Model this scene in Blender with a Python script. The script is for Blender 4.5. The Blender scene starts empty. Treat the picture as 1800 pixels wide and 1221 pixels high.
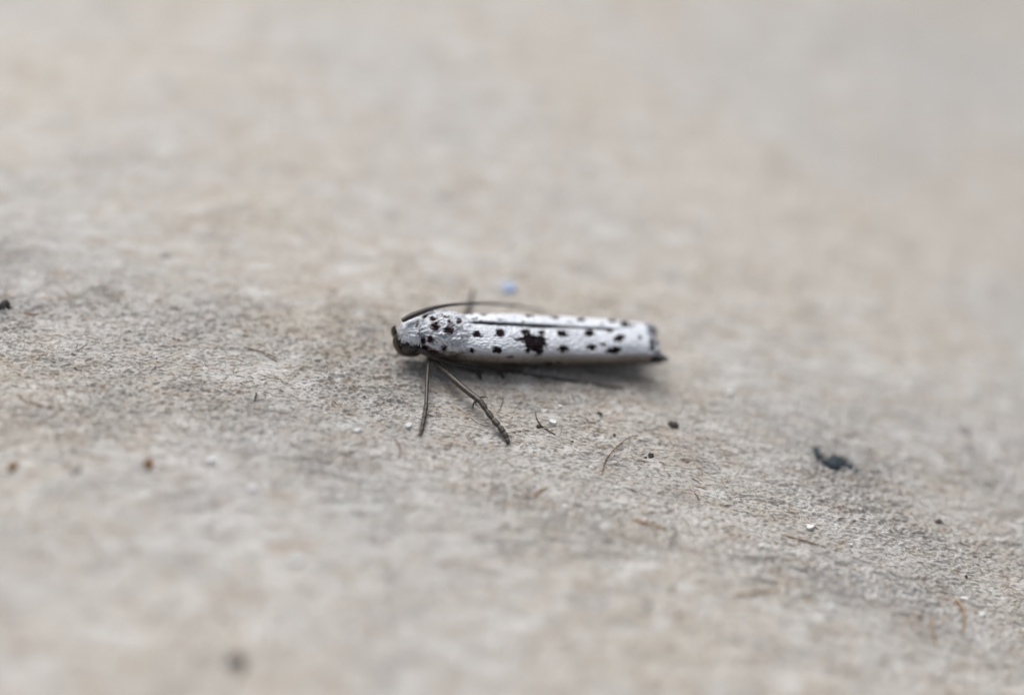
import bpy, bmesh, math, random
import numpy as np
from mathutils import Vector, Matrix, noise
from mathutils.bvhtree import BVHTree

# ------------------------------------------------------------------ camera, sky, sun, exposure
# one scene unit is about a tenth of the picture-wide macro field: the moth is 4.8 units long
sc = bpy.context.scene
C = sc.collection
ELEV = math.radians(40.0)
DIST = 30.0
LENS = 60.0
cam_d = bpy.data.cameras.new("macro_camera")
cam = bpy.data.objects.new("macro_camera", cam_d)
C.objects.link(cam)
FWD = Vector((0, math.cos(ELEV), -math.sin(ELEV)))
RIGHT = Vector((1, 0, 0))
UP = Vector((0, math.sin(ELEV), math.cos(ELEV)))
CAM = -FWD * DIST
cam.location = CAM
cam.rotation_euler = (math.pi / 2 - ELEV, 0, 0)
cam_d.lens = LENS
cam_d.sensor_width = 36.0
cam_d.clip_start = 0.1
cam_d.clip_end = 500
cam_d.dof.use_dof = True
cam_d.dof.focus_distance = DIST
cam_d.dof.aperture_fstop = 0.027
sc.camera = cam

SUN_EL, SUN_AZ = math.radians(61), math.radians(-12)
world = bpy.data.worlds.new("World")
sc.world = world
world.use_nodes = True
wn = world.node_tree
sky = wn.nodes.new("ShaderNodeTexSky")
sky.sky_type = 'NISHITA'
sky.sun_disc = False
sky.sun_elevation = SUN_EL
sky.sun_rotation = SUN_AZ
sky.air_density = 1.0
sky.dust_density = 6.0
sky.ozone_density = 1.0
bg = wn.nodes["Background"]
bg.inputs["Strength"].default_value = 0.052
hs = wn.nodes.new("ShaderNodeHueSaturation")          # thin cloud: a paler, whiter sky
hs.inputs["Saturation"].default_value = 0.35
wn.links.new(sky.outputs[0], hs.inputs["Color"])
wn.links.new(hs.outputs[0], bg.inputs["Color"])
sun_d = bpy.data.lights.new("sun", 'SUN')
sun_d.energy = 1.5
sun_d.angle = math.radians(50)
sun_d.color = (1.0, 0.97, 0.92)
sun = bpy.data.objects.new("sun", sun_d)
C.objects.link(sun)
sdir = Vector((math.sin(SUN_AZ) * math.cos(SUN_EL), math.cos(SUN_AZ) * math.cos(SUN_EL), math.sin(SUN_EL)))
sun.rotation_euler = (-sdir).to_track_quat('-Z', 'Y').to_euler()
sc.view_settings.view_transform = 'Standard'
sc.view_settings.look = 'None'
sc.view_settings.gamma = 1
sc.view_settings.exposure = 0.60

rng = np.random.default_rng(7)
random.seed(7)
W, H = 1800.0, 1221.0                      # the photograph's own pixel grid, used for measuring
PX = DIST * 36.0 / LENS / W                # units per photo pixel in the focal plane


def ray(px, py):
    d = FWD * DIST + RIGHT * ((px - W / 2) * PX) + UP * ((H / 2 - py) * PX)
    return d / DIST                         # reaches depth k at CAM + d * k


def project(p):
    d = p - CAM
    k = d.dot(FWD)
    return (W / 2 + d.dot(RIGHT) / k * DIST / PX, H / 2 - d.dot(UP) / k * DIST / PX)


# ------------------------------------------------------------------ noise fields
def field(nx, ny, dx, dy, wx, wy, seed, ring=True):
    """Periodic random field with mean wavelength wx, wy (units); std 1."""
    r = np.random.default_rng(seed)
    f = np.fft.rfft2(r.standard_normal((ny, nx)))
    kx = np.fft.rfftfreq(nx, dx)[None, :]
    ky = np.fft.fftfreq(ny, dy)[:, None]
    q = np.sqrt((kx * wx) ** 2 + (ky * wy) ** 2)
    g = np.exp(-((q - 1.0) / 0.45) ** 2) if ring else np.exp(-q * q)
    a = np.fft.irfft2(f * g, s=(ny, nx))
    a -= a.mean()
    return a / a.std()


class Field:
    def __init__(s, x0, y0, dx, dy, a):
        s.x0, s.y0, s.dx, s.dy, s.a = x0, y0, dx, dy, a

    def __call__(s, x, y):
        ny, nx = s.a.shape
        fx = (np.asarray(x, float) - s.x0) / s.dx
        fy = (np.asarray(y, float) - s.y0) / s.dy
        ix, iy = np.floor(fx).astype(int), np.floor(fy).astype(int)
        tx, ty = fx - ix, fy - iy
        i0, i1, j0, j1 = ix % nx, (ix + 1) % nx, iy % ny, (iy + 1) % ny
        A = s.a
        return (A[j0, i0] * (1 - tx) + A[j0, i1] * tx) * (1 - ty) + (A[j1, i0] * (1 - tx) + A[j1, i1] * tx) * ty


# ------------------------------------------------------------------ the board's gentle curve
# where the board is sharp in the photograph it lies in the focal plane: fit its cross slope to that
anchors = [(50, 612), (500, 675), (900, 745), (1200, 832), (1700, 1000)]
ax = np.array([(a - W / 2) * PX for a, b in anchors])
az = np.array([(H / 2 - b) * PX * math.cos(ELEV) for a, b in anchors])
QB, QA, QC = np.polyfit(ax, az, 2)


def bend(x):
    x = np.asarray(x, float)
    xc = np.clip(x, -11, 11)
    return QC + QA * xc + QB * xc * xc + (x - xc) * (QA + 2 * QB * xc)


GX0, GX1, GY0, GY1 = -24.0, 24.0, -20.0, 44.0
gd = 0.02
gnx, gny = int((GX1 - GX0) / gd), int((GY1 - GY0) / gd)
worm1 = field(gnx, gny, gd, gd, 0.44, 0.145, 1)                  # felted crests: narrow ridges along the zero lines
worm2 = field(gnx, gny, gd, gd, 0.28, 0.112, 2)
fine = 1.5 * np.exp(-(worm1 / 0.42) ** 2) + 1.1 * np.exp(-(worm2 / 0.42) ** 2) + 0.45 * field(gnx, gny, gd, gd, 0.12, 0.07, 8)
ridge = field(gnx, gny, gd, gd, 0.9, 0.24, 3)
mid = field(gnx, gny, gd, gd, 1.3, 0.9, 4)
big = field(gnx, gny, gd, gd, 5.0, 4.0, 5, ring=False)
patch = np.clip(0.85 + 0.3 * field(gnx, gny, gd, gd, 2.2, 1.6, 6, ring=False), 0.55, 1.4)
relief = Field(GX0, GY0, gd, gd, (0.0235 * fine + 0.010 * ridge) * patch + 0.006 * mid + 0.03 * big)


def ground_z(x, y):
    return bend(x) + relief(x, y)


def on_ground(px, py, lift=0.0):
    d = ray(px, py)
    lo, hi = 8.0, 90.0
    for _ in range(60):
        m = (lo + hi) / 2
        p = CAM + d * m
        if p.z > float(bend(p.x)):
            lo = m
        else:
            hi = m
    p = CAM + d * lo
    p.z = float(ground_z(p.x, p.y)) + lift
    return p


# ------------------------------------------------------------------ helpers
def mat(name):
    m = bpy.data.materials.new(name)
    m.use_nodes = True
    nt = m.node_tree
    return m, nt, nt.nodes["Principled BSDF"]


def node(nt, kind, **kw):
    n = nt.nodes.new(kind)
    for k, v in kw.items():
        if k in ("operation", "blend_type", "data_type", "attribute_name", "noise_dimensions", "feature", "clamp"):
            setattr(n, k, v)
        else:
            n.inputs[k.replace("_", " ")].default_value = v
    return n


def mixc(nt, fac, a, b, blend='MIX'):
    n = nt.nodes.new("ShaderNodeMix")
    n.data_type = 'RGBA'
    n.blend_type = blend
    for sock, v in ((n.inputs[0], fac), (n.inputs[6], a), (n.inputs[7], b)):
        if isinstance(v, bpy.types.NodeSocket):
            nt.links.new(v, sock)
        elif isinstance(v, (int, float)):
            sock.default_value = v
        else:
            sock.default_value = (*v, 1)
    return n.outputs[2]


def ramp(nt, sock, a, b):
    n = nt.nodes.new("ShaderNodeMapRange")
    n.inputs["From Min"].default_value = a
    n.inputs["From Max"].default_value = b
    nt.links.new(sock, n.inputs["Value"])
    return n.outputs[0]


def nz(nt, coord, scale, stretch=(1, 1, 1), detail=3.0, rough=0.55, off=(0, 0, 0)):
    mp = nt.nodes.new("ShaderNodeMapping")
    mp.inputs["Scale"].default_value = stretch
    mp.inputs["Location"].default_value = off
    nt.links.new(coord, mp.inputs["Vector"])
    n = nt.nodes.new("ShaderNodeTexNoise")
    n.inputs["Scale"].default_value = scale
    n.inputs["Detail"].default_value = detail
    n.inputs["Roughness"].default_value = rough
    nt.links.new(mp.outputs[0], n.inputs["Vector"])
    return n.outputs["Fac"]


def mul(nt, a, k):
    n = nt.nodes.new("ShaderNodeMath")
    n.operation = 'MULTIPLY'
    nt.links.new(a, n.inputs[0])
    if isinstance(k, (int, float)):
        n.inputs[1].default_value = k
    else:
        nt.links.new(k, n.inputs[1])
    return n.outputs[0]


def link(name, me, m, parent=None):
    o = bpy.data.objects.new(name, me)
    C.objects.link(o)
    if m:
        me.materials.append(m)
    if parent:
        o.parent = parent
    return o


def tag(o, label=None, cat=None, group=None, kind=None):
    for k, v in (("label", label), ("category", cat), ("group", group), ("kind", kind)):
        if v:
            o[k] = v
    return o


def grid_mesh(name, P, smooth=True, closed=False):
    """P: array (rows, cols, 3); closed joins the last column to the first."""
    r, c = P.shape[:2]
    me = bpy.data.meshes.new(name)
    idx = np.arange(r * c).reshape(r, c)
    if closed:
        idx = np.concatenate([idx, idx[:, :1]], 1)
    q = np.stack([idx[:-1, :-1], idx[:-1, 1:], idx[1:, 1:], idx[1:, :-1]], -1).reshape(-1, 4)
    n = len(q)
    me.vertices.add(r * c)
    me.vertices.foreach_set("co", P.reshape(-1).astype(np.float32))
    me.loops.add(n * 4)
    me.loops.foreach_set("vertex_index", q.reshape(-1).astype(np.int32))
    me.polygons.add(n)
    me.polygons.foreach_set("loop_start", np.arange(0, n * 4, 4, dtype=np.int32))
    me.polygons.foreach_set("use_smooth", np.full(n, smooth))
    me.update(calc_edges=True)
    return me


def set_attr(me, name, rgba):
    a = me.color_attributes.new(name, 'FLOAT_COLOR', 'POINT')
    a.data.foreach_set("color", rgba.reshape(-1).astype(np.float32))


def catmull(pts, n):
    pts = [Vector(p) for p in pts]
    P = [pts[0] * 2 - pts[1]] + pts + [pts[-1] * 2 - pts[-2]]
    out = []
    for i in range(1, len(P) - 2):
        for k in range(n):
            t = k / n
            a, b, c, d = P[i - 1], P[i], P[i + 1], P[i + 2]
            out.append(0.5 * ((2 * b) + (c - a) * t + (2 * a - 5 * b + 4 * c - d) * t * t + (3 * b - a - 3 * c + d) * t ** 3))
    out.append(pts[-1])
    return out


def tube_arrays(pts, rad, sides=10, jitter=0.0, flat=1.0):
    """Rings round a polyline; rad is a list; returns (verts, faces)."""
    vs, fs = [], []
    n = len(pts)
    prev = Vector((0, 0, 1))
    for i, p in enumerate(pts):
        t = (pts[min(i + 1, n - 1)] - pts[max(i - 1, 0)]).normalized()
        u = (prev - t * prev.dot(t))
        u = u.normalized() if u.length > 1e-5 else t.orthogonal().normalized()
        prev = u
        w = t.cross(u)
        for k in range(sides):
            a = 2 * math.pi * k / sides
            r = rad[i] * (1 + random.uniform(-jitter, jitter))
            vs.append(p + u * (math.cos(a) * r * flat) + w * (math.sin(a) * r))
    for i in range(n - 1):
        for k in range(sides):
            k2 = (k + 1) % sides
            fs.append((i * sides + k, i * sides + k2, (i + 1) * sides + k2, (i + 1) * sides + k))
    vs.append(pts[0] - (pts[1] - pts[0]).normalized() * rad[0] * 0.5)
    vs.append(pts[-1] + (pts[-1] - pts[-2]).normalized() * rad[-1] * 0.5)
    for k in range(sides):
        fs.append((len(vs) - 2, (k + 1) % sides, k))
        fs.append((len(vs) - 1, (n - 1) * sides + k, (n - 1) * sides + (k + 1) % sides))
    return vs, fs


def mesh_from(name, vs, fs, smooth=True):
    me = bpy.data.meshes.new(name)
    me.from_pydata([tuple(v) for v in vs], [], fs)
    me.polygons.foreach_set("use_smooth", [smooth] * len(me.polygons))
    me.update()
    return me


def lerp_list(v, n):
    return list(np.interp(np.linspace(0, 1, n), np.linspace(0, 1, len(v)), v))


def plain(name, col, rough=0.6, var=0.35, scale=30.0, spec=0.3):
    m, nt, b = mat(name)
    tc = nt.nodes.new("ShaderNodeTexCoord").outputs["Object"]
    f = nz(nt, tc, scale, detail=4)
    dark = tuple(c * (1 - var) for c in col)
    lite = tuple(min(1, c * (1 + var)) for c in col)
    nt.links.new(mixc(nt, ramp(nt, f, 0.3, 0.7), dark, lite), b.inputs["Base Color"])
    b.inputs["Roughness"].default_value = rough
    b.inputs["Specular IOR Level"].default_value = spec
    bp = nt.nodes.new("ShaderNodeBump")
    bp.inputs["Strength"].default_value = 0.4
    bp.inputs["Distance"].default_value = 0.02
    nt.links.new(f, bp.inputs["Height"])
    nt.links.new(bp.outputs[0], b.inputs["Normal"])
    return m


# ------------------------------------------------------------------ the board
m, nt, b = mat("weathered_board")
tc = nt.nodes.new("ShaderNodeTexCoord").outputs["Object"]
warm = mixc(nt, ramp(nt, nz(nt, tc, 0.9, (0.6, 1, 1)), 0.32, 0.68), (0.468, 0.436, 0.393), (0.507, 0.486, 0.457))
cool = mixc(nt, ramp(nt, nz(nt, tc, 0.9, (0.6, 1, 1)), 0.32, 0.68), (0.425, 0.414, 0.40), (0.495, 0.491, 0.486))
base = mixc(nt, ramp(nt, nz(nt, tc, 0.16, (0.8, 1, 1), 3, off=(2.3, 0.4, 0)), 0.42, 0.60), warm, cool)
base = mixc(nt, mul(nt, ramp(nt, nz(nt, tc, 2.6, (0.55, 1, 1), 4, off=(3, 1, 0)), 0.50, 0.70), 0.55), base, (0.39, 0.32, 0.265))
base = mixc(nt, mul(nt, ramp(nt, nz(nt, tc, 3.2, (0.5, 1, 1), 4, off=(9, 4, 0)), 0.52, 0.68), 0.55), base, (0.68, 0.69, 0.70))
base = mixc(nt, mul(nt, ramp(nt, nz(nt, tc, 2.0, (0.45, 1, 1), 5, off=(17, 2, 0)), 0.56, 0.74), 0.7), base, (0.30, 0.29, 0.29))
base = mixc(nt, mul(nt, ramp(nt, nz(nt, tc, 7.0, (0.6, 1, 1), 3, off=(5, 8, 0)), 0.60, 0.70), 0.5), base, (0.40, 0.30, 0.22))
base = mixc(nt, mul(nt, ramp(nt, nz(nt, tc, 12.0, (0.6, 1, 1), 2, off=(1, 8, 0)), 0.66, 0.73), 0.8), base, (0.16, 0.14, 0.14))
base = mixc(nt, mul(nt, ramp(nt, nz(nt, tc, 9.0, (0.5, 1, 1), 3, off=(31, 8, 0)), 0.60, 0.72), 0.6), base, (0.74, 0.74, 0.74))
nt.links.new(base, b.inputs["Base Color"])
b.inputs["Roughness"].default_value = 0.62
b.inputs["Specular IOR Level"].default_value = 0.35
bp = nt.nodes.new("ShaderNodeBump")
bp.inputs["Strength"].default_value = 0.7
bp.inputs["Distance"].default_value = 0.02
nt.links.new(nz(nt, tc, 14.0, (0.6, 1, 1), 4, 0.6), bp.inputs["Height"])
nt.links.new(bp.outputs[0], b.inputs["Normal"])
M_BOARD = m


def axis(lo, a, b_, hi, step, grow):
    mid_ = list(np.arange(a, b_ + 1e-6, step))
    out, s, x = [], step, mid_[-1]
    while x < hi:
        s *= grow
        x += s
        out.append(min(x, hi))
    inn, s, x = [], step, mid_[0]
    while x > lo:
        s *= grow
        x -= s
        inn.append(max(x, lo))
    return np.array(inn[::-1] + mid_ + out)


gx = axis(GX0, -9.6, 9.6, GX1, 0.024, 1.07)
gy = axis(-14.0, -1.9, 2.3, 44.0, 0.0145, 1.022)
X, Y = np.meshgrid(gx, gy)
Y = Y + np.clip(bend(X) / math.cos(ELEV) * math.sin(ELEV), -6, 6)     # the dense rows follow the zone in focus
board = link("ground", grid_mesh("ground", np.stack([X, Y, ground_z(X, Y)], -1)), M_BOARD)
tag(board, "pale weathered fibrous board surface the moth rests on", None, None, "structure")

# ------------------------------------------------------------------ the moth's own frame
PA, PB = on_ground(742, 634), on_ground(1150, 640)
PA.z, PB.z = float(bend(PA.x)), float(bend(PB.x))
EX = (PB - PA).normalized()
EY = Vector((0, 1, 0))
EY = (EY - EX * EY.dot(EX)).normalized()
EZ = EX.cross(EY)
FR = Matrix(((EX.x, EY.x, EZ.x, PA.x), (EX.y, EY.y, EZ.y, PA.y), (EX.z, EY.z, EZ.z, PA.z), (0, 0, 0, 1)))
FRI = FR.inverted()
LEN = (PB - PA).length
moth = bpy.data.objects.new("spotted_moth", None)
C.objects.link(moth)
moth.matrix_world = FR
tag(moth, "white black-spotted moth with folded wings resting on the pale board", "moth")
NX, CZ = (FRI.to_3x3() @ RIGHT), None


def loc(px, py, y):
    """Point in the moth's frame that shows at photo pixel (px, py) and lies at local depth y."""
    o, d = FRI @ CAM, FRI.to_3x3() @ ray(px, py)
    k = (y - o.y) / d.y
    return o + d * k


def xl(px, z=0.55, y=0.0):
    """Local x of the photo column px for a point at local height z and depth y."""
    lo, hi = -2.0, 6.5
    for _ in range(40):
        m_ = (lo + hi) / 2
        if project(FR @ Vector((m_, y, z)))[0] < px:
            lo = m_
        else:
            hi = m_
    return lo


def foot(px, py):
    return FRI @ on_ground(px, py, 0.015)


# ------------------------------------------------------------------ wing and body materials
def moth_scale_material(name, white, dark, rough):
    m, nt, b = mat(name)
    at = node(nt, "ShaderNodeAttribute", attribute_name="mark")
    sp = nt.nodes.new("ShaderNodeSeparateColor")
    nt.links.new(at.outputs["Color"], sp.inputs[0])
    c = mixc(nt, sp.outputs[1], white, (0.33, 0.31, 0.34))
    c = mixc(nt, ramp(nt, sp.outputs[2], 0.0, 0.5), c, (0.30, 0.265, 0.235))       # grey-brown underside and costal strip, with the wing flank's shade painted in
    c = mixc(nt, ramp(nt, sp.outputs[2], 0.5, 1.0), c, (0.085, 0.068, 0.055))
    c = mixc(nt, sp.outputs[0], c, dark)
    nt.links.new(c, b.inputs["Base Color"])
    b.inputs["Roughness"].default_value = rough
    inv = nt.nodes.new("ShaderNodeMapRange")
    inv.inputs["To Min"].default_value, inv.inputs["To Max"].default_value = 0.5, 0.04
    nt.links.new(sp.outputs[0], inv.inputs["Value"])
    nt.links.new(inv.outputs[0], b.inputs["Specular IOR Level"])
    return m


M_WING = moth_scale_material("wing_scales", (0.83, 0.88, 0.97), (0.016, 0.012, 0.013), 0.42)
M_BODY = moth_scale_material("body_scales", (0.84, 0.88, 0.96), (0.035, 0.018, 0.018), 0.5)
M_LEG = plain("leg_scales", (0.066, 0.055, 0.047), 0.38, 0.45, 22, 0.6)
M_FOOT = plain("tarsus_scales", (0.06, 0.052, 0.045), 0.45, 0.4, 26, 0.5)
M_ANT = plain("antenna_brown", (0.075, 0.068, 0.065), 0.45, 0.4, 30, 0.5)
M_EYE = plain("compound_eye", (0.012, 0.009, 0.010), 0.14, 0.3, 60, 0.6)
M_PALP = plain("palp_olive", (0.088, 0.068, 0.045), 0.35, 0.4, 20, 0.6)

# spots measured on the photograph: centre, half-width, half-height, tilt (degrees)
WING_SPOTS = [
    (838, 587, 8, 6, 0), (845, 590, 4, 2, 10), (880, 585, 8.5, 7, 0), (876, 582, 5, 4, 0), (871, 589, 2.5, 1.5, 0),
    (924, 583, 8.5, 5.5, 0), (929, 590, 8, 4, 0), (935, 597, 20, 9, 5), (948, 600, 12, 10, 0), (932, 606, 10, 8, 20), (944, 607, 13, 12, 0), (952, 584, 6, 4, -15), (956, 596, 5, 1.6, 0),
    (951, 592, 5, 4, 0), (928, 615, 4.5, 5, 0), (948, 617, 8, 5, 0), (916, 596, 12, 3.5, 0), (959, 606, 4, 3, 0),
    (988, 586, 8.5, 6, 0), (996, 589, 4, 2.6, 0), (1036, 585, 9, 6.2, 0), (1072, 580.5, 6, 3.2, 10), (1089, 594, 10, 6, -18),
    (1125, 593, 3.5, 3.2, 0), (1145, 602, 5, 5, 0), (1146, 611, 6, 4, 0), (1153, 575, 4, 8, 0), (1156, 587, 4, 6, 0),
    (830, 616, 4.5, 4, 0), (807, 615, 3.4, 2.2, 0), (874, 615, 8.5, 5.6, 0), (990, 613, 9, 6, 0), (1039, 610, 9, 5.4, 0),
    (1060, 605, 5, 2.2, 10), (1079, 615.5, 14, 6, -10), (965, 638.5, 8, 2.6, 0), (982, 637, 4, 2, 0), (897, 627, 6, 2, 0),
    (895, 642, 6, 2, 0), (946, 623, 5, 1.6, -10), (985, 650, 10, 4, 0), (1150, 631, 8, 4, -20), (1165, 624, 8, 6, -20),
    (825, 551, 6, 2, 0), (850, 552, 6, 3, 0), (930, 554, 8, 3, 5), (976, 558, 8, 2.2, 8), (1022, 561.5, 7, 3.2, 0),
    (1076, 563, 8, 3.6, 8), (1098, 569, 8, 5, 10), (1059, 569, 3, 2, 0), (837, 559.5, 2.2, 1.4, 0), (831, 560.5, 2.2, 1.5, 0),
    (1110, 572, 8, 2, -10), (920, 565, 2, 1.2, 0), (880, 562, 3, 1.2, 0), (1003, 566, 3, 1, 0)]
BODY_SPOTS = [
    (764, 574, 8, 7.5, 0), (789, 580.5, 8.5, 7.5, -15), (747, 555, 5, 3, -20), (761, 560, 7, 3.5, 0), (781, 556, 8, 2.2, 5),
    (807, 564, 5, 5, 0), (789, 565, 4, 4, 0), (757, 597, 7, 6, 0), (780, 612, 5.5, 6, 0), (744, 598, 5, 7, 0), (733, 571, 2, 4, 20),
    (752, 590, 6, 1.4, 0), (748, 611, 8, 4, 0), (763, 618, 9, 3.5, 10), (797, 573, 3, 2, 0), (770, 567, 4, 1.5, 0), (738, 586, 1.6, 6, 0)]


def spot_mask(world_pts, spots, gain=1.0, seed=0):
    """Ragged spots: distance to each measured ellipse, edge broken along the scale rows."""
    d = world_pts - np.array(CAM)
    k = d @ np.array(FWD)
    px = W / 2 + d @ np.array(RIGHT) / k * DIST / PX
    py = H / 2 - d @ np.array(UP) / k * DIST / PX
    best = np.full(len(px), 9.0)
    for cx, cy, rx, ry, tl in spots:
        t = math.radians(tl)
        dx, dy = px - cx, py - cy
        q = np.hypot((dx * math.cos(t) + dy * math.sin(t)) / rx, (-dx * math.sin(t) + dy * math.cos(t)) / ry)
        best = np.minimum(best, (q - 1) * min(rx, ry) / 5.0 * 1.6)
    return best


# ------------------------------------------------------------------ forewings
NU, NT = 520, 170
wn_d = 0.008
WF = Field(0, 0, wn_d, wn_d, 0.6 * field(1024, 512, wn_d, wn_d, 0.11, 0.042, 21) + 0.4 * field(1024, 512, wn_d, wn_d, 0.22, 0.06, 22))
WF2 = Field(0, 0, wn_d, wn_d, field(1024, 512, wn_d, wn_d, 0.7, 0.35, 23, ring=False))
WF3 = Field(0, 0, wn_d, wn_d, field(1024, 512, wn_d, wn_d, 0.10, 0.025, 24))
u = np.linspace(0, 1, NU)[:, None]
t = np.linspace(0, 1, NT)[None, :]
xs0 = np.interp(t, [0, 0.12, 0.3, 0.5, 0.75, 1], [xl(821, .92), xl(806, .9), xl(790, .85), xl(782, .7), xl(776, .5), xl(782, .3)])
xs1 = np.interp(t, [0, 0.2, 0.45, 0.62, 0.74, 0.84, 1], [xl(1143, .9), xl(1146, .88), xl(1148, .72), xl(1153, .55), xl(1156, .45), xl(1136, .3), xl(1075, .25)])
xx = xs0 + (xs1 - xs0) * u
xpx = [xl(p, .7) for p in (770, 800, 840, 900, 1000, 1080, 1130, 1175)]
ww = np.interp(xx, xpx, [.30, .40, .455, .475, .47, .455, .43, .41])
aa = np.interp(xx, xpx, [.22, .25, .265, .265, .26, .25, .235, .22])
zz = np.interp(xx, xpx, [.65, .67, .685, .68, .665, .66, .655, .65])
zz = zz - np.clip((xx - xl(742, .5)) / LEN, 0, 1.1) * 0.078
bb = np.interp(xx, xpx, [.46, .52, .55, .56, .55, .52, .46, .42])
phi = t * math.radians(150) + 0 * u
top = phi <= math.pi / 2
sy = np.sign(np.sin(phi)) * np.abs(np.sin(phi)) ** 0.9
yy = ww * np.where(top, sy, np.sin(phi))
zv = zz + np.where(top, aa * np.abs(np.cos(phi)) ** 1.05, bb * np.cos(phi))
arc = np.concatenate([np.zeros((NU, 1)), np.cumsum(np.hypot(np.diff(yy, axis=1), np.diff(zv, axis=1)), axis=1)], 1)


def make_wing(side, seed):
    lead = 0.014 if side < 0 else 0.018
    gapx = np.clip((xx - xl(812, .92)) / 0.25, 0, 1) * np.clip((xl(1098, .9) - xx) / 0.35, 0, 1)
    x = xx.copy()
    y = side * (yy + lead * gapx - (0 if side < 0 else 0.0))
    z = zv - 0.075 * gapx * np.exp(-(arc / 0.020) ** 2)
    nrm_y, nrm_z = side * np.sin(phi), np.cos(phi)
    n1 = WF(xx + seed, arc * 1.0 + seed)
    ragged = WF3(xx + seed * 2, arc + seed)
    amp = (0.0070 * n1 + 0.028 * np.exp(-(u / 0.022) ** 2) + 0.010 * WF2(xx + seed, arc)) * np.clip(u * 60, 0, 1)
    y = y + nrm_y * amp
    z = z + nrm_z * amp
    # the termen: scales end unevenly
    x = x + np.clip((u - 0.97) / 0.03, 0, 1) * 0.035 * ragged
    P = np.stack([x, y, z], -1)
    me = grid_mesh("forewing", P)
    world_pts = P.reshape(-1, 3) @ np.array(FR.to_3x3()).T + np.array(FR.translation)
    d = spot_mask(world_pts, WING_SPOTS).reshape(NU, NT)
    if side > 0:                                     # the far flank is turned away: repeat the spots of the near one
        far = np.abs(phi) > math.radians(60)
        Pm = np.stack([x, -y, z], -1).reshape(-1, 3) @ np.array(FR.to_3x3()).T + np.array(FR.translation)
        d = np.where(far, spot_mask(Pm, WING_SPOTS).reshape(NU, NT), d)
    edge = d + 0.32 * ragged + 0.15 * n1
    mark = np.zeros((NU, NT, 4))
    mark[..., 0] = np.clip(0.7 - edge / 0.32, 0, 1)
    mark[..., 0] = np.maximum(mark[..., 0], np.clip((0.030 - arc) / 0.010, 0, 1) * gapx * 0.88)      # grey cilia on the dorsal margin, darkened to paint the seam's shade
    lines = np.clip((-n1 - 0.9) / 0.9, 0, 1) * np.clip(0.6 + 0.4 * WF2(xx + 1 + seed, arc), 0.15, 1)
    mark[..., 1] = np.clip(0.95 * lines + 0.05 + 0.06 * WF2(xx, arc + 2), 0, 1)
    low = np.clip((phi - np.radians(np.interp(xx, [xl(900, .7), xl(1130, .7)], [83, 68]))) / math.radians(46), 0, 1)  # costal strip plus shade painted into the lower flank, starting higher at the tail
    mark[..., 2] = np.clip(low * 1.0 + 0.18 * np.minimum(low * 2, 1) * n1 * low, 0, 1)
    mark[..., 3] = 1
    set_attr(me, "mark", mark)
    o = link("forewing", me, M_WING, moth)
    sm = o.modifiers.new("thickness", 'SOLIDIFY')
    sm.thickness = 0.014
    sm.offset = -1 if side < 0 else 1
    return o, P


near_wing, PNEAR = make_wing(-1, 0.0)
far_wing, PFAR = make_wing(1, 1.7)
near_wing["label"] = "near forewing, white with rows of black spots and one large black blotch"

# ------------------------------------------------------------------ body: head, thorax and abdomen in one surface
NB, NA = 420, 180
stat = [  # photo column, half-width, up, down, centre height
    (700, .02, .02, .02, .60), (702, .11, .12, .12, .605), (706, .18, .20, .19, .615), (714, .245, .255, .25, .625), (724, .275, .28, .27, .64),
    (733, .27, .275, .27, .65), (738, .25, .27, .27, .655), (741, .275, .30, .30, .66), (747, .335, .345, .36, .665), (760, .395, .355, .44, .675),
    (780, .425, .350, .48, .68), (800, .425, .315, .50, .67), (825, .38, .24, .48, .64), (860, .33, .20, .42, .58), (950, .30, .20, .36, .53),
    (1040, .25, .18, .27, .50), (1090, .15, .12, .16, .49), (1110, .02, .02, .02, .49)]
sx = np.array([xl(s[0], s[4]) for s in stat])
ub = np.linspace(0, 1, NB)
bx = np.interp(ub, [0, .30, .62, 1], [sx[0], xl(738, .65), xl(825, .65), sx[-1]])
bw, bu, bd, bc = (np.interp(bx, sx, [s[i] for s in stat])[:, None] for i in (1, 2, 3, 4))
ang = np.linspace(0, 2 * math.pi, NA, endpoint=False)[None, :]
BF = Field(0, 0, wn_d, wn_d, field(1024, 512, wn_d, wn_d, 0.09, 0.05, 31))
BF2 = Field(0, 0, wn_d, wn_d, field(1024, 512, wn_d, wn_d, 0.22, 0.16, 32))
wrap = 0.512 * np.abs(((ang / math.pi) % 2) - 1)
bn = BF(bx[:, None], wrap * 4) * np.ones((NB, NA))
bn2 = BF2(bx[:, None], wrap * 4) * np.ones((NB, NA))
amp = 1 + 0.028 * bn + 0.035 * bn2
by = np.sin(ang) * bw * amp
bz = bc + np.where(np.cos(ang) > 0, bu, bd) * np.cos(ang) * amp
PBODY = np.stack([bx[:, None] + 0 * ang + 0.012 * bn, by, bz], -1)
me = grid_mesh("body", PBODY, closed=True)
wp = PBODY.reshape(-1, 3) @ np.array(FR.to_3x3()).T + np.array(FR.translation)
d = spot_mask(wp, BODY_SPOTS).reshape(NB, NA)
edge = d + 0.35 * bn
mark = np.zeros((NB, NA, 4))
mark[..., 0] = np.clip(0.75 - edge / 0.5, 0, 1)
mark[..., 1] = np.clip(0.04 + 0.45 * np.clip(-bn - 0.3, 0, 1) + 0.20 * np.clip(bn2, 0, 2) * np.clip((bx[:, None] - xl(738, .65)) / .1, 0, 1), 0, 1)
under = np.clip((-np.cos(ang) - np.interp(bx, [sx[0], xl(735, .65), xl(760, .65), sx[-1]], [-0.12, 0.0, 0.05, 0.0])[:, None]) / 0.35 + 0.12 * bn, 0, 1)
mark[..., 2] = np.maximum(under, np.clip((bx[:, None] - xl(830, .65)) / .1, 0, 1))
mark[..., 3] = 1
set_attr(me, "mark", mark)
body = link("body", me, M_BODY, moth)
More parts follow.
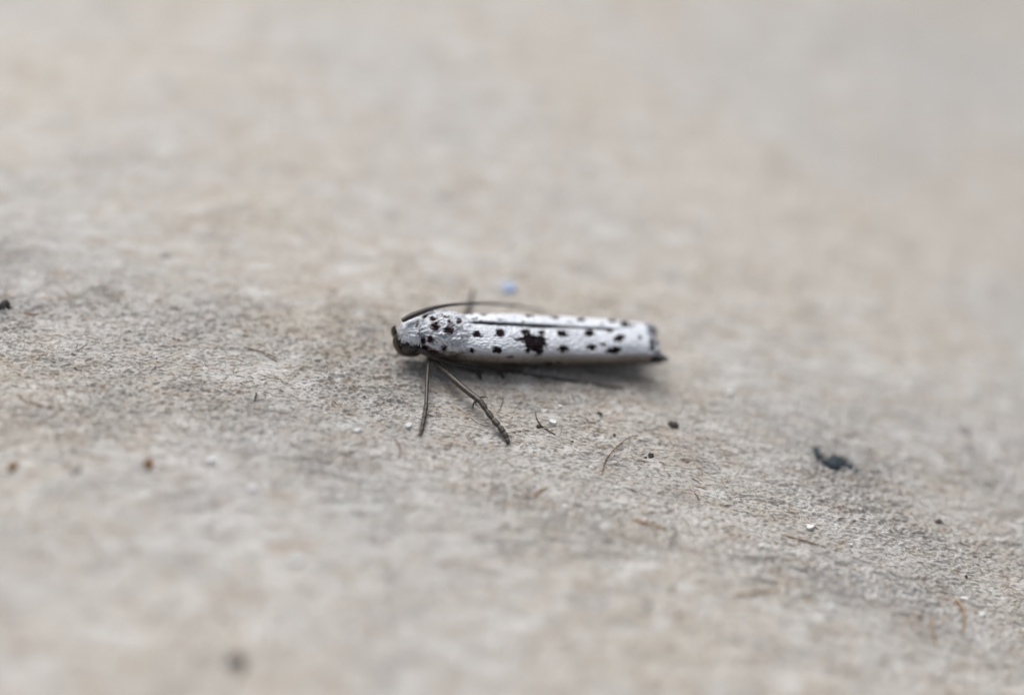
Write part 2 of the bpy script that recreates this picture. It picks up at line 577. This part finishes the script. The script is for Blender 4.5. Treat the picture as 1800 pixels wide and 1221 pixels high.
body["label"] = "white scaly head and spotted thorax with a dark brown underside"


# loose scales standing off the head and thorax: uncountable
def scale_tufts():
    vs, fs, col = [], [], []
    flat = PBODY
    for _ in range(2600):
        i = random.randint(6, int(NB * 0.60))
        j = random.randint(0, NA - 1)
        a = float(ang[0, j])
        if math.cos(a) < (-0.05 if i < NB * 0.3 else -0.55) or (i < NB * .24 and mark[i, j][2] > .3):
            continue
        p = Vector(flat[i, j])
        nrm = Vector((0, math.sin(a), math.cos(a)))
        if i < NB * 0.1:
            nrm = (nrm + Vector((-0.7, 0, 0))).normalized()
        back = Vector((1, 0, 0)) + nrm * random.uniform(0.05, 0.45) + Vector((0, random.gauss(0, .35), random.gauss(0, .35)))
        if i < NB * 0.27:                      # face scales hang downwards over the front
            back = Vector((0.1, 0, -1)) * 0.8 + Vector((random.gauss(0, .4), random.gauss(0, .3), 0)) + nrm * .35
        back.normalize()
        side = back.cross(nrm)
        if side.length < 0.05:
            continue
        side.normalize()
        L, wd = random.uniform(.035, .085), random.uniform(.006, .014)
        k = len(vs)
        p = p - nrm * 0.004
        vs += [p - side * wd * .5, p + side * wd * .5, p + back * L * .6 + side * wd * .6 + nrm * .006, p + back * L, p + back * L * .6 - side * wd * .6 + nrm * .006]
        fs += [(k, k + 1, k + 2, k + 4), (k + 4, k + 2, k + 3)]
        mk = mark[i, j].copy()
        mk[1] = random.uniform(0, .12 if i < NB * .27 else .3)
        col += [mk] * 5
    me = mesh_from("scale_tufts", vs, fs)
    set_attr(me, "mark", np.array(col))
    o = link("scale_tufts", me, M_BODY, moth)
    o["kind"] = "stuff"


scale_tufts()


# fringe of hair scales along each wing's outer edge
def fringe(wing, P, side, seed):
    vs, fs, col = [], [], []
    r = random.Random(seed)
    me0 = wing.data
    for _ in range(1100):
        tj = r.random() * 0.93
        j = int(tj * (NT - 1))
        i = NU - 1 - r.randint(0, 6)
        p = Vector(P[i, j])
        dr = (Vector(P[NU - 1, j]) - Vector(P[NU - 12, j])).normalized()
        dr = (dr + Vector((0.3, r.gauss(0, .25), r.gauss(0, .22)))).normalized()
        L = r.uniform(.03, .10) * (1.2 if tj > .5 else 0.75)
        wv = dr.cross(Vector((r.gauss(0, 1), r.gauss(0, 1), r.gauss(0, 1)))).normalized() * r.uniform(.006, .011)
        k = len(vs)
        tip = p + dr * L + Vector((0, 0, -0.01))
        vs += [p - wv, p + wv, p + dr * L * .55 + wv, p + dr * L * .55 - wv, tip]
        fs += [(k, k + 1, k + 2, k + 3), (k + 3, k + 2, 4 + k)]
        dk = 0.9 if ((.04 < tj < .11 or .20 < tj < .29 or .44 < tj < .49) and r.random() < .9) or (.60 < tj < .84 and r.random() < .8) else 0.0
        col += [(dk * r.uniform(.5, 1), r.uniform(.0, .35), .3 if tj > .55 else .0, 1)] * 5
    me = mesh_from("wing_fringe", vs, fs)
    set_attr(me, "mark", np.array(col, float))
    o = link("wing_fringe", me, M_WING, wing)
    o["kind"] = "stuff"


fringe(near_wing, PNEAR, -1, 3)
fringe(far_wing, PFAR, 1, 5)


# ------------------------------------------------------------------ eyes, palps, antennae
def ellipsoid(name, c, r, m, parent, rot=(0, 0, 0), n=3, lump=0.03):
    bm = bmesh.new()
    bmesh.ops.create_icosphere(bm, subdivisions=n, radius=1)
    R = Matrix.Rotation(rot[2], 3, 'Z') @ Matrix.Rotation(rot[1], 3, 'Y') @ Matrix.Rotation(rot[0], 3, 'X')
    for v in bm.verts:
        f = 1 + lump * noise.noise(v.co * 3 + Vector(c) * 7)
        v.co = R @ Vector((v.co.x * r[0] * f, v.co.y * r[1] * f, v.co.z * r[2] * f)) + Vector(c)
    me = bpy.data.meshes.new(name)
    bm.to_mesh(me)
    bm.free()
    me.polygons.foreach_set("use_smooth", [True] * len(me.polygons))
    return link(name, me, m, parent)


for s in (-1, 1):
    c = loc(723, 608, -0.20)
    c.y = s * 0.20
    ellipsoid("eye", c, (.19, .115, .15), M_EYE, moth, (0, -.25, 0), 4, 0.04)


def limb(name, pts, rads, m, parent, n=8, sides=12, jitter=0.06, flat=1.0):
    path = catmull(pts, n)
    vs, fs = tube_arrays(path, lerp_list(rads, len(path)), sides, jitter, flat)
    return link(name, mesh_from(name, vs, fs), m, parent)


for s in (-1, 1):
    pp = [loc(744, 616, -.08), loc(732, 622.5, -.12), loc(716, 622, -.14), loc(704, 616.5, -.15), loc(697, 606, -.15), loc(695, 596, -.14), loc(697, 588, -.12)]
    if s > 0:
        pp = [Vector((p.x + .01, -p.y, p.z)) for p in pp]
    limb("palp", pp, [.03, .035, .05, .062, .058, .045, .014], M_PALP, moth, 8, 14, 0.05)

AN_FAR = [(708, 563, -.03), (722, 555.5, .03), (745, 546.5, .14), (770, 539.5, .28), (800, 535, .45), (840, 533, .7), (880, 534.5, .95), (915, 539, 1.15), (955, 546, 1.35)]
AN_NEAR = [(736, 614, -.30), (748, 620, -.34), (780, 634, -.36), (830, 645, -.36), (900, 655, -.40), (970, 664, -.52), (1040, 674, -.66), (1098, 682, -.77)]
for pts in (AN_FAR, AN_NEAR):
    path = catmull([loc(*p) for p in pts], 14)
    rad = lerp_list([.040, .052, .046, .036, .028, .024, .021, .018, .014], len(path))
    rad = [r_ * (1 + .13 * math.cos(i * math.pi)) for i, r_ in enumerate(rad)]
    vs, fs = tube_arrays(path, rad, 10, .03)
    link("antenna", mesh_from("antenna", vs, fs), M_ANT, moth)


# ------------------------------------------------------------------ legs
def leg(px_pts, y0, r_hi, r_lo, knee, split, spurs=()):
    """px_pts: pixels from hip to claw; depth runs from local y0 at the hip to the ground at the claw."""
    end = foot(*px_pts[-1])
    n = len(px_pts)
    P = []
    ln = [0.0]
    for (xa, ya), (xb, yb) in zip(px_pts, px_pts[1:]):
        ln.append(ln[-1] + math.hypot(xb - xa, yb - ya))
    for i, (px, py) in enumerate(px_pts):
        yv = y0 + (end.y - y0) * ln[i] / ln[-1]
        p = loc(px, py, yv)
        P.append(p)
    P[-1] = end
    hi, lo = P[:split + 1], P[split:]
    root = limb("leg", hi, r_hi, M_LEG, moth, 8, 12, .07)
    lo_path = catmull(lo, 10)
    rad = lerp_list(r_lo, len(lo_path))
    rad = [r_ * (1.12 if i % 7 < 5 else .86) for i, r_ in enumerate(rad)]
    vs, fs = tube_arrays(lo_path, rad, 12, .08)
    link("tarsus", mesh_from("tarsus", vs, fs), M_FOOT, root)
    for (px, py, qx, qy, mx, my) in spurs:
        yv = y0 + (end.y - y0) * knee
        limb("spur", [loc(px, py, yv), loc(mx, my, yv - .02), loc(qx, qy, yv - .04)], [.018, .014, .004], M_LEG, root, 6, 8)
    hv, hf = [], []
    full = catmull(P, 12)
    for _ in range(70):
        i = random.randint(6, len(full) - 2)
        ax_ = (full[i + 1] - full[i - 1]).normalized()
        out = ax_.cross(Vector((random.gauss(0, 1), random.gauss(0, 1), random.gauss(0, 1)))).normalized()
        p0 = full[i] + out * .02
        p1 = p0 + (ax_ * .8 + out * .6).normalized() * random.uniform(.025, .06)
        wv = ax_.cross(out) * .004
        k = len(hv)
        hv += [p0 - wv, p0 + wv, p0 + out * .006, p1]
        hf += [(k, k + 1, k + 3), (k + 1, k + 2, k + 3), (k + 2, k, k + 3)]
    hair = link("leg_hair", mesh_from("leg_hair", hv, hf), M_FOOT, root)
    hair["kind"] = "stuff"
    for s in (-1, 1):
        tip = lo_path[-1]
        dr = (lo_path[-1] - lo_path[-3]).normalized()
        limb("claw", [tip, tip + dr * .012 + Vector((0, s * .012, -.003)), tip + dr * .028 + Vector((s * .01, s * .012, -.008))], [.010, .007, .003], M_LEG, root, 4, 6)
    return root


leg([(757, 622), (753, 640), (751, 662), (750, 688), (749, 712), (746, 732), (742, 750), (738.5, 765)], -.24, [.045, .04, .034, .034, .034], [.036, .036, .034, .028], .6, 4)
leg([(757, 628), (770, 642), (790, 660), (815, 682), (838, 700), (846, 707), (862, 731), (878, 750), (889, 766), (893.5, 780)], -.26, [.045, .048, .058, .055, .05], [.046, .045, .05, .046, .034],
    
    .5, 5, [(836, 703, 832, 722, 831.5, 712), (840, 699, 858, 699, 850, 697), (838, 704, 838, 712, 836.5, 708)])
leg([(838, 640), (852, 645), (866, 648), (876, 652), (882, 660), (884, 667)], -.1, [.05, .045, .04], [.038, .034, .028], .5, 2)
leg([(812, 640), (826, 645), (838, 650), (843, 660), (845, 668)], -.16, [.05, .046, .04], [.036, .034, .028], .5, 2)
leg([(800, 590), (815, 560), (824, 540), (829, 524), (832, 510)], .25, [.045, .045, .04], [.04, .036, .03], .5, 2)
leg([(900, 600), (930, 590), (960, 580), (985, 575)], .3, [.045, .04, .036], [.034, .03, .026], .5, 2)

# shaggy hair scales along the underside, between the wing's lower edge and the legs
vs, fs, col = [], [], []
for _ in range(420):
    px_ = random.uniform(748, 900)
    p = loc(px_, np.interp(px_, [748, 800, 900], [626, 638, 648]) + random.uniform(-6, 3), -.33 + random.uniform(-.03, .06))
    dr = Vector((1, random.gauss(-.05, .12), random.gauss(-.14, .10))).normalized()
    L = random.uniform(.12, .34)
    w_ = dr.cross(Vector((0, 1, .3))).normalized() * random.uniform(.004, .008)
    k = len(vs)
    bow = Vector((0, 0, .02))
    vs += [p - w_, p + w_, p + dr * L * .5 + w_ + bow, p + dr * L * .5 - w_ + bow, p + dr * L]
    fs += [(k, k + 1, k + 2, k + 3), (k + 3, k + 2, k + 4)]
    col += [(0, random.uniform(.3, .9), random.choice((.45, .7, .9, .95)), 1)] * 5
me = mesh_from("belly_hair", vs, fs)
set_attr(me, "mark", np.array(col, float))
o = link("belly_hair", me, M_BODY, moth)
o["kind"] = "stuff"

# ------------------------------------------------------------------ specks, flakes and fibres lying on the board
M_BLACK = plain("black_grit", (0.018, 0.015, 0.016), .6, .4, 12)
M_DARK = plain("dark_grit", (0.06, 0.05, 0.048), .7, .4, 12)
M_GREY = plain("grey_grit", (0.27, 0.255, 0.25), .8, .3, 12)
M_FAINT = plain("pale_dust_lump", (0.34, 0.32, 0.305), .85, .25, 12)
M_DULL = plain("dull_chip", (0.60, 0.62, 0.64), .6, .12, 12)
M_BROWN = plain("brown_grit", (0.16, 0.09, 0.035), .6, .4, 12)
M_WHITE = plain("white_chip", (0.74, 0.76, 0.78), .55, .06, 12)
M_BLUE = plain("blue_paint_chip", (0.32, 0.44, 0.68), .5, .25, 12)
M_TEAL = plain("teal_lint", (0.040, 0.058, 0.070), .8, .45, 14)
M_FBROWN = plain("brown_fibre", (0.22, 0.13, 0.08), .6, .35, 14)
M_FAMBER = plain("amber_fibre", (0.40, 0.28, 0.15), .6, .3, 14)
M_FDARK = plain("dark_fibre", (0.055, 0.042, 0.04), .6, .35, 14)
M_FGREY = plain("grey_fibre", (0.22, 0.20, 0.19), .6, .3, 14)

SPK = "specks of grit on the board"
FLK = "white flakes on the board"
FIB = "loose fibres on the board"


def speck(px, py, rx, ry, m, label, cat="speck", name="grit_speck", hz=0.38):
    """rx, ry: half-width and half-height in photo pixels as the lump lies on the board."""
    c = on_ground(px, py)
    k = (c - CAM).dot(FWD) / DIST
    a, bb_ = rx * PX * k, ry * PX * k / math.sin(ELEV)
    if m is M_FAINT:
        hz = .16
    h = min(a, bb_) * hz
    o = ellipsoid(name, (0, 0, h * .45), (a, bb_, h), m, None, n=3, lump=0.0)
    sd = Vector((px * .13, py * .17, 0))
    for v in o.data.vertices:
        q = 1.0 if cat == "speck" else .25
        f = 1 + q * .45 * noise.noise(v.co.normalized() * 1.7 + sd) + q * .22 * noise.noise(v.co.normalized() * 5 + sd)
        v.co = v.co * f
    o.location = c - Vector((0, 0, h * .3 if cat == "speck" else 0))
    return tag(o, label, cat, SPK if cat == "speck" else None)


speck(8, 538, 9.5, 10, M_BLACK, "round black seed-like grain at the board's edge left of the moth", "grain", "black_grain", .95)
speck(1183, 748, 10, 5.5, M_DARK, "oval dark speck below the moth's tail tip")
speck(1143, 799, 6, 4.5, M_BLACK, "small jet black crumb beside the upper end of the long curved brown fibre")
speck(1135, 803, 3, 2, M_BLACK, "tiny black dot close against the small jet black crumb")
speck(22, 820, 8, 8, M_BROWN, "brown speck below the round black grain")
speck(262, 819, 8, 9, M_BROWN, "amber brown speck left of the bluish white flake")
speck(135, 832, 9, 7, M_GREY, "faint grey speck between two brown specks")
speck(411, 1166, 20, 17, M_DARK, "large blurred dark speck in the near lower part of the board")
speck(1693, 758, 12, 7, M_GREY, "blurred grey speck beyond the teal lint scrap")
speck(1360, 641, 10, 6, M_FAINT, "soft grey brown speck on the board right of the moth's tail")
speck(1361, 398, 12, 14, M_FAINT, "pale blurred bump far behind the moth's tail")
speck(888, 985, 10, 5, M_FAINT, "blurred grey fleck below the longer front leg")
speck(1135, 1062, 11, 8, M_FAINT, "blurred grey spot on the near board below the curled grey fibre")
speck(1648, 915, 8, 3.5, M_DARK, "thin dark speck right of the largest white flake")
speck(1697, 1013, 4, 3, M_FDARK, "dark crumb near the board's right end above a thin white flake")
speck(1005, 776, 3.5, 2.5, M_BLACK, "tiny black dot below the white flake nearest the moth")
speck(1080, 765, 2.6, 2, M_DARK, "tiny dark dot between forked twig and curved fibre", )
speck(1027, 741, 6, 4, M_FAINT, "smoky grey smudge-like speck right of the white flake nearest the moth")
speck(1054, 730, 5, 3.4, M_DARK, "dim grey brown speck under the moth's body shadow edge")
speck(668, 706, 6, 5, M_FAINT, "mottled grey brown speck left of the front leg")
speck(290, 445, 12, 5, M_FAINT, "blurred grey fleck on the board far left behind the moth")
speck(894, 511, 13, 8, M_BLUE, "blurred bright blue paint chip just behind the moth", "paint chip", "paint_chip", .3)


def flake(px, py, r, label, sq=.8, n=7, m=None):
    r *= .85
    c = on_ground(px, py, .012)
    k = (c - CAM).dot(FWD) / DIST * PX
    rr = random.Random(int(px * 7 + py))
    a0 = rr.random() * 6
    ring = []
    for i in range(n):
        a = a0 + 2 * math.pi * (i + rr.uniform(-.3, .3)) / n
        q = r * k * rr.uniform(.75, 1.2)
        ring.append((math.cos(a) * q, math.sin(a) * q * sq / math.sin(ELEV)))
    tilt = (rr.uniform(-.2, .2), rr.uniform(-.35, .05))
    th = .012
    up = [Vector((x, y, th + x * tilt[0] + y * tilt[1] + rr.uniform(0, .008))) for x, y in ring]
    dn = [Vector((x, y, -.03)) for x, y in ring]
    vs = up + dn + [Vector((0, 0, th + .008))]
    fs = [(i, (i + 1) % n, 2 * n) for i in range(n)] + [(i, i + n, (i + 1) % n + n, (i + 1) % n) for i in range(n)] + [tuple(range(2 * n - 1, n - 1, -1))]
    o = link("white_flake", mesh_from("white_flake", vs, fs, False), m or M_WHITE)
    o.location = c
    return tag(o, label, "flake", FLK)


flake(973, 743, 8.5, "white flake beside the dark forked twig below the moth")
flake(984.5, 717, 3.6, "tiny white flake in the moth's shadow above the larger flake")
flake(1423, 921, 9.5, "large bright white flake below the teal lint scrap")
flake(1283, 966, 5.5, "small white flake below left of the large bright one")
flake(1496, 955, 4.5, "small pale flake a little right below the large bright one", .6, m=M_DULL)
flake(1694, 1052, 9, "thin bright white flake near the right end of the board", .35)
flake(1724, 1079, 10, "dull bluish flake just under the thin bright one", .5, m=M_DULL)
flake(371, 811, 9, "bluish white flake at left between brown specks and front leg", .7)
flake(445, 860, 10, "blurred white flake right below the bluish one", .8, m=M_DULL)
flake(522, 986, 14, "blurred pale flake on the near board at left", .6, m=M_DULL)
flake(990, 889, 9, "soft white flake below the longer front leg's claw", .7, m=M_DULL)
flake(718, 748, 7, "pale flake against the shorter front leg's foot", .7, m=M_DULL)
flake(628, 757, 8, "soft pale flake left of the shorter front leg", .5, m=M_DULL)
flake(1280, 690, 13, "blurred pale flake above left of the teal lint scrap", .5, m=M_DULL)
flake(1460, 1071, 9, "blurred white flake on the near board at right", .7, m=M_DULL)


def fibre(pts, r, m, label, lift=.014, name="loose_fibre", arch=0.0):
    P = [on_ground(x, y, lift) for x, y in pts]
    o0 = P[0].copy()
    path = catmull([p - o0 for p in P], 8)
    n = len(path)
    path = [p + Vector((0, 0, arch * math.sin(math.pi * i / (n - 1)))) for i, p in enumerate(path)]
    vs, fs = tube_arrays(path, lerp_list([r * .7, r, r, r * .9, r * .45], n), 7, .12)
    o = link(name, mesh_from(name, vs, fs), m)
    o.location = o0
    return tag(o, label, "fibre", FIB)


fibre([(1058, 833), (1064, 812), (1076, 795), (1092, 782), (1112, 768)], .011, M_FBROWN, "long curved brown fibre below the moth's tail", arch=.02)
fibre([(1178, 956), (1181, 945), (1190, 936), (1187, 928), (1177, 925)], .012, M_FGREY, "curled grey fibre like a hook on the near board", arch=.04)
fibre([(938, 874), (947, 864), (962, 855)], .018, M_FAMBER, "short amber fibre below the longer front leg", arch=.02)
fibre([(1113, 913), (1140, 920), (1163, 927), (1172, 932)], .015, M_FAMBER, "amber brown fibre leading to the hooked grey one", arch=.02)
fibre([(893, 761), (912, 756), (938, 754)], .007, M_FBROWN, "faint reddish fibre right of the long leg's claw")
fibre([(427, 609), (452, 615), (475, 622), (491, 630)], .008, M_FBROWN, "thin brown sliver left of the moth's head")
fibre([(30, 692), (48, 707), (68, 714), (96, 721)], .011, M_FBROWN, "brown fibre near the left end of the board", arch=.02)
fibre([(1221, 861), (1226, 867), (1230, 874)], .010, M_FBROWN, "short dark red fibre right of the long curved one")
fibre([(1676, 1050), (1690, 1072), (1694, 1095), (1690, 1118)], .018, M_FAMBER, "golden fibre arching down at the board's right end", arch=.06)
fibre([(1636, 1090), (1638, 1115), (1646, 1140)], .016, M_FAMBER, "blurred golden fibre left of the arching one", arch=.04)
fibre([(1385, 937), (1412, 946), (1450, 957)], .012, M_FBROWN, "straight brown fibre beside the small pale flake under the large white one")
fibre([(1100, 855), (1118, 862), (1140, 870)], .008, M_FBROWN, "thin brown fibre under the long curved one")
fibre([(902, 726), (916, 710), (926, 698)], .006, M_FBROWN, "hair-thin brown fibre in the moth's shadow")
fibre([(883, 690), (884, 706), (878, 720), (872, 728)], .005, M_FDARK, "hair-thin dark fibre right of the long leg's knee")
fibre([(828, 732), (838, 741), (852, 746), (858, 747)], .005, M_FDARK, "fine dark curved hair under the long leg")
fibre([(450, 690), (451, 697), (447, 704)], .012, M_FDARK, "tiny dark hair standing left of the front leg", arch=.03)
fibre([(40, 546), (60, 548), (85, 541)], .016, M_FBROWN, "brown fibre just right of the round black grain")
fibre([(1290, 1050), (1330, 1046), (1370, 1040)], .02, M_FAMBER, "blurred amber fibre on the near board at lower right", arch=.03)
fibre([(694, 770), (704, 790), (700, 806)], .010, M_FBROWN, "reddish fibre left under the shorter front leg", arch=.04)

# forked twig with a dark knot
tw = bpy.data.objects.new("forked_twig", None)
C.objects.link(tw)
tw.location = on_ground(948, 748)
tag(tw, "dark red brown forked twig with a small knot below the moth", "twig")
P = [on_ground(x, y, l) - tw.location for x, y, l in ((940, 726, .05), (944, 738, .03), (952, 749, .02), (963, 757, .015), (976, 764, .01))]
path = catmull(P, 8)
vs, fs = tube_arrays(path, lerp_list([.005, .011, .015, .011, .007], len(path)), 8, .1)
link("stem", mesh_from("stem", vs, fs), M_FDARK, tw)
c = on_ground(947, 750, .02) - tw.location
ellipsoid("knot", c, (.042, .05, .035), M_FDARK, tw, n=3, lump=.3)

# teal lint scrap: a bent ragged ribbon
cl = [(1433, 787), (1436, 797), (1443, 806), (1455, 812), (1468, 815), (1482, 814), (1493, 819), (1506, 829)]
hw = [4.5, 6, 8, 10, 15, 14, 8, 3]
P = [on_ground(x, y, .03) for x, y in cl]
o0 = P[3].copy()
path = catmull([p - o0 for p in P], 10)
rad = [r_ * PX * (1 + .25 * noise.noise(Vector((i * .55, 3, 1)))) for i, r_ in enumerate(lerp_list(hw, len(path)))]
vs, fs = tube_arrays(path, rad, 16, .14, .26)
for q, ln in ((46, 10), (30, 9), (58, 8), (12, 7)):
    a = path[q]
    b_ = a + Vector((random.uniform(-.06, .06), -.16, -.01))
    v2, f2 = tube_arrays([a, a.lerp(b_, .5), b_], [.05, .04, .012], 6, .1)
    k = len(vs)
    vs += v2
    fs += [tuple(i + k for i in f) for f in f2]
o = link("lint_scrap", mesh_from("lint_scrap", vs, fs), M_TEAL)
o.location = o0
tag(o, "dark teal curled scrap of lint lying right of the moth", "lint scrap")

# fine fibres felted into the board: uncountable
m, nt, b = mat("felted_fibre")
at = node(nt, "ShaderNodeAttribute", attribute_name="tint")
nt.links.new(at.outputs["Color"], b.inputs["Base Color"])
b.inputs["Roughness"].default_value = .65
vs, fs, col = [], [], []
pal = [(.36, .24, .17), (.40, .28, .20), (.45, .33, .22), (.62, .60, .58), (.70, .71, .72), (.27, .24, .22), (.50, .42, .35)]
for _ in range(2400):
    px_, py_ = random.uniform(-60, 1860), random.uniform(470, 1240)
    c = on_ground(px_, py_)
    a = random.gauss(0, .75)
    L = random.uniform(.12, .55)
    n = 5
    bend_ = random.gauss(0, 1.1)
    x, y = c.x, c.y
    pts = []
    lift = random.uniform(.0, .012)
    for i in range(n):
        pts.append(Vector((x, y, float(ground_z(x, y)) + .004 + lift)))
        a += bend_ / n
        x += math.cos(a) * L / n
        y += math.sin(a) * L / n
    r_ = random.uniform(.003, .007)
    v2, f2 = tube_arrays(pts, [r_ * .5, r_, r_, r_, r_ * .4], 4)
    k = len(vs)
    vs += v2
    fs += [tuple(i + k for i in f) for f in f2]
    cc = random.choice(pal)
    g = random.uniform(.8, 1.2)
    col += [(cc[0] * g, cc[1] * g, cc[2] * g, 1)] * len(v2)
pale = [(.62, .60, .57), (.56, .53, .49), (.68, .68, .68), (.50, .44, .38), (.42, .33, .26)]
for _ in range(11000):
    px_ = random.uniform(-40, 1840)
    c = on_ground(px_, float(np.interp(px_, [50, 500, 900, 1200, 1700], [612, 675, 745, 832, 1000])) + random.gauss(0, 120))
    a = random.gauss(0, .6)
    L = random.uniform(.06, .24)
    bend_ = random.gauss(0, .9)
    x, y, pts = c.x, c.y, []
    lift = random.uniform(.002, .02)
    for i in range(4):
        pts.append(Vector((x, y, float(bend(x)) + (c.z - float(bend(c.x))) + lift * math.sin(.5 + i))))
        a += bend_ / 4
        x += math.cos(a) * L / 4
        y += math.sin(a) * L / 4
    r_ = random.uniform(.003, .0065)
    v2, f2 = tube_arrays(pts, [r_ * .5, r_, r_, r_ * .4], 3)
    k = len(vs)
    vs += v2
    fs += [tuple(i + k for i in f) for f in f2]
    cc = random.choice(pale)
    col += [(*cc, 1)] * len(v2)
me = mesh_from("felted_fibres", vs, fs)
set_attr(me, "tint", np.array(col))
o = link("felted_fibres", me, m)
tag(o, "fine brown and white fibres felted into the board", "fibres", None, "stuff")
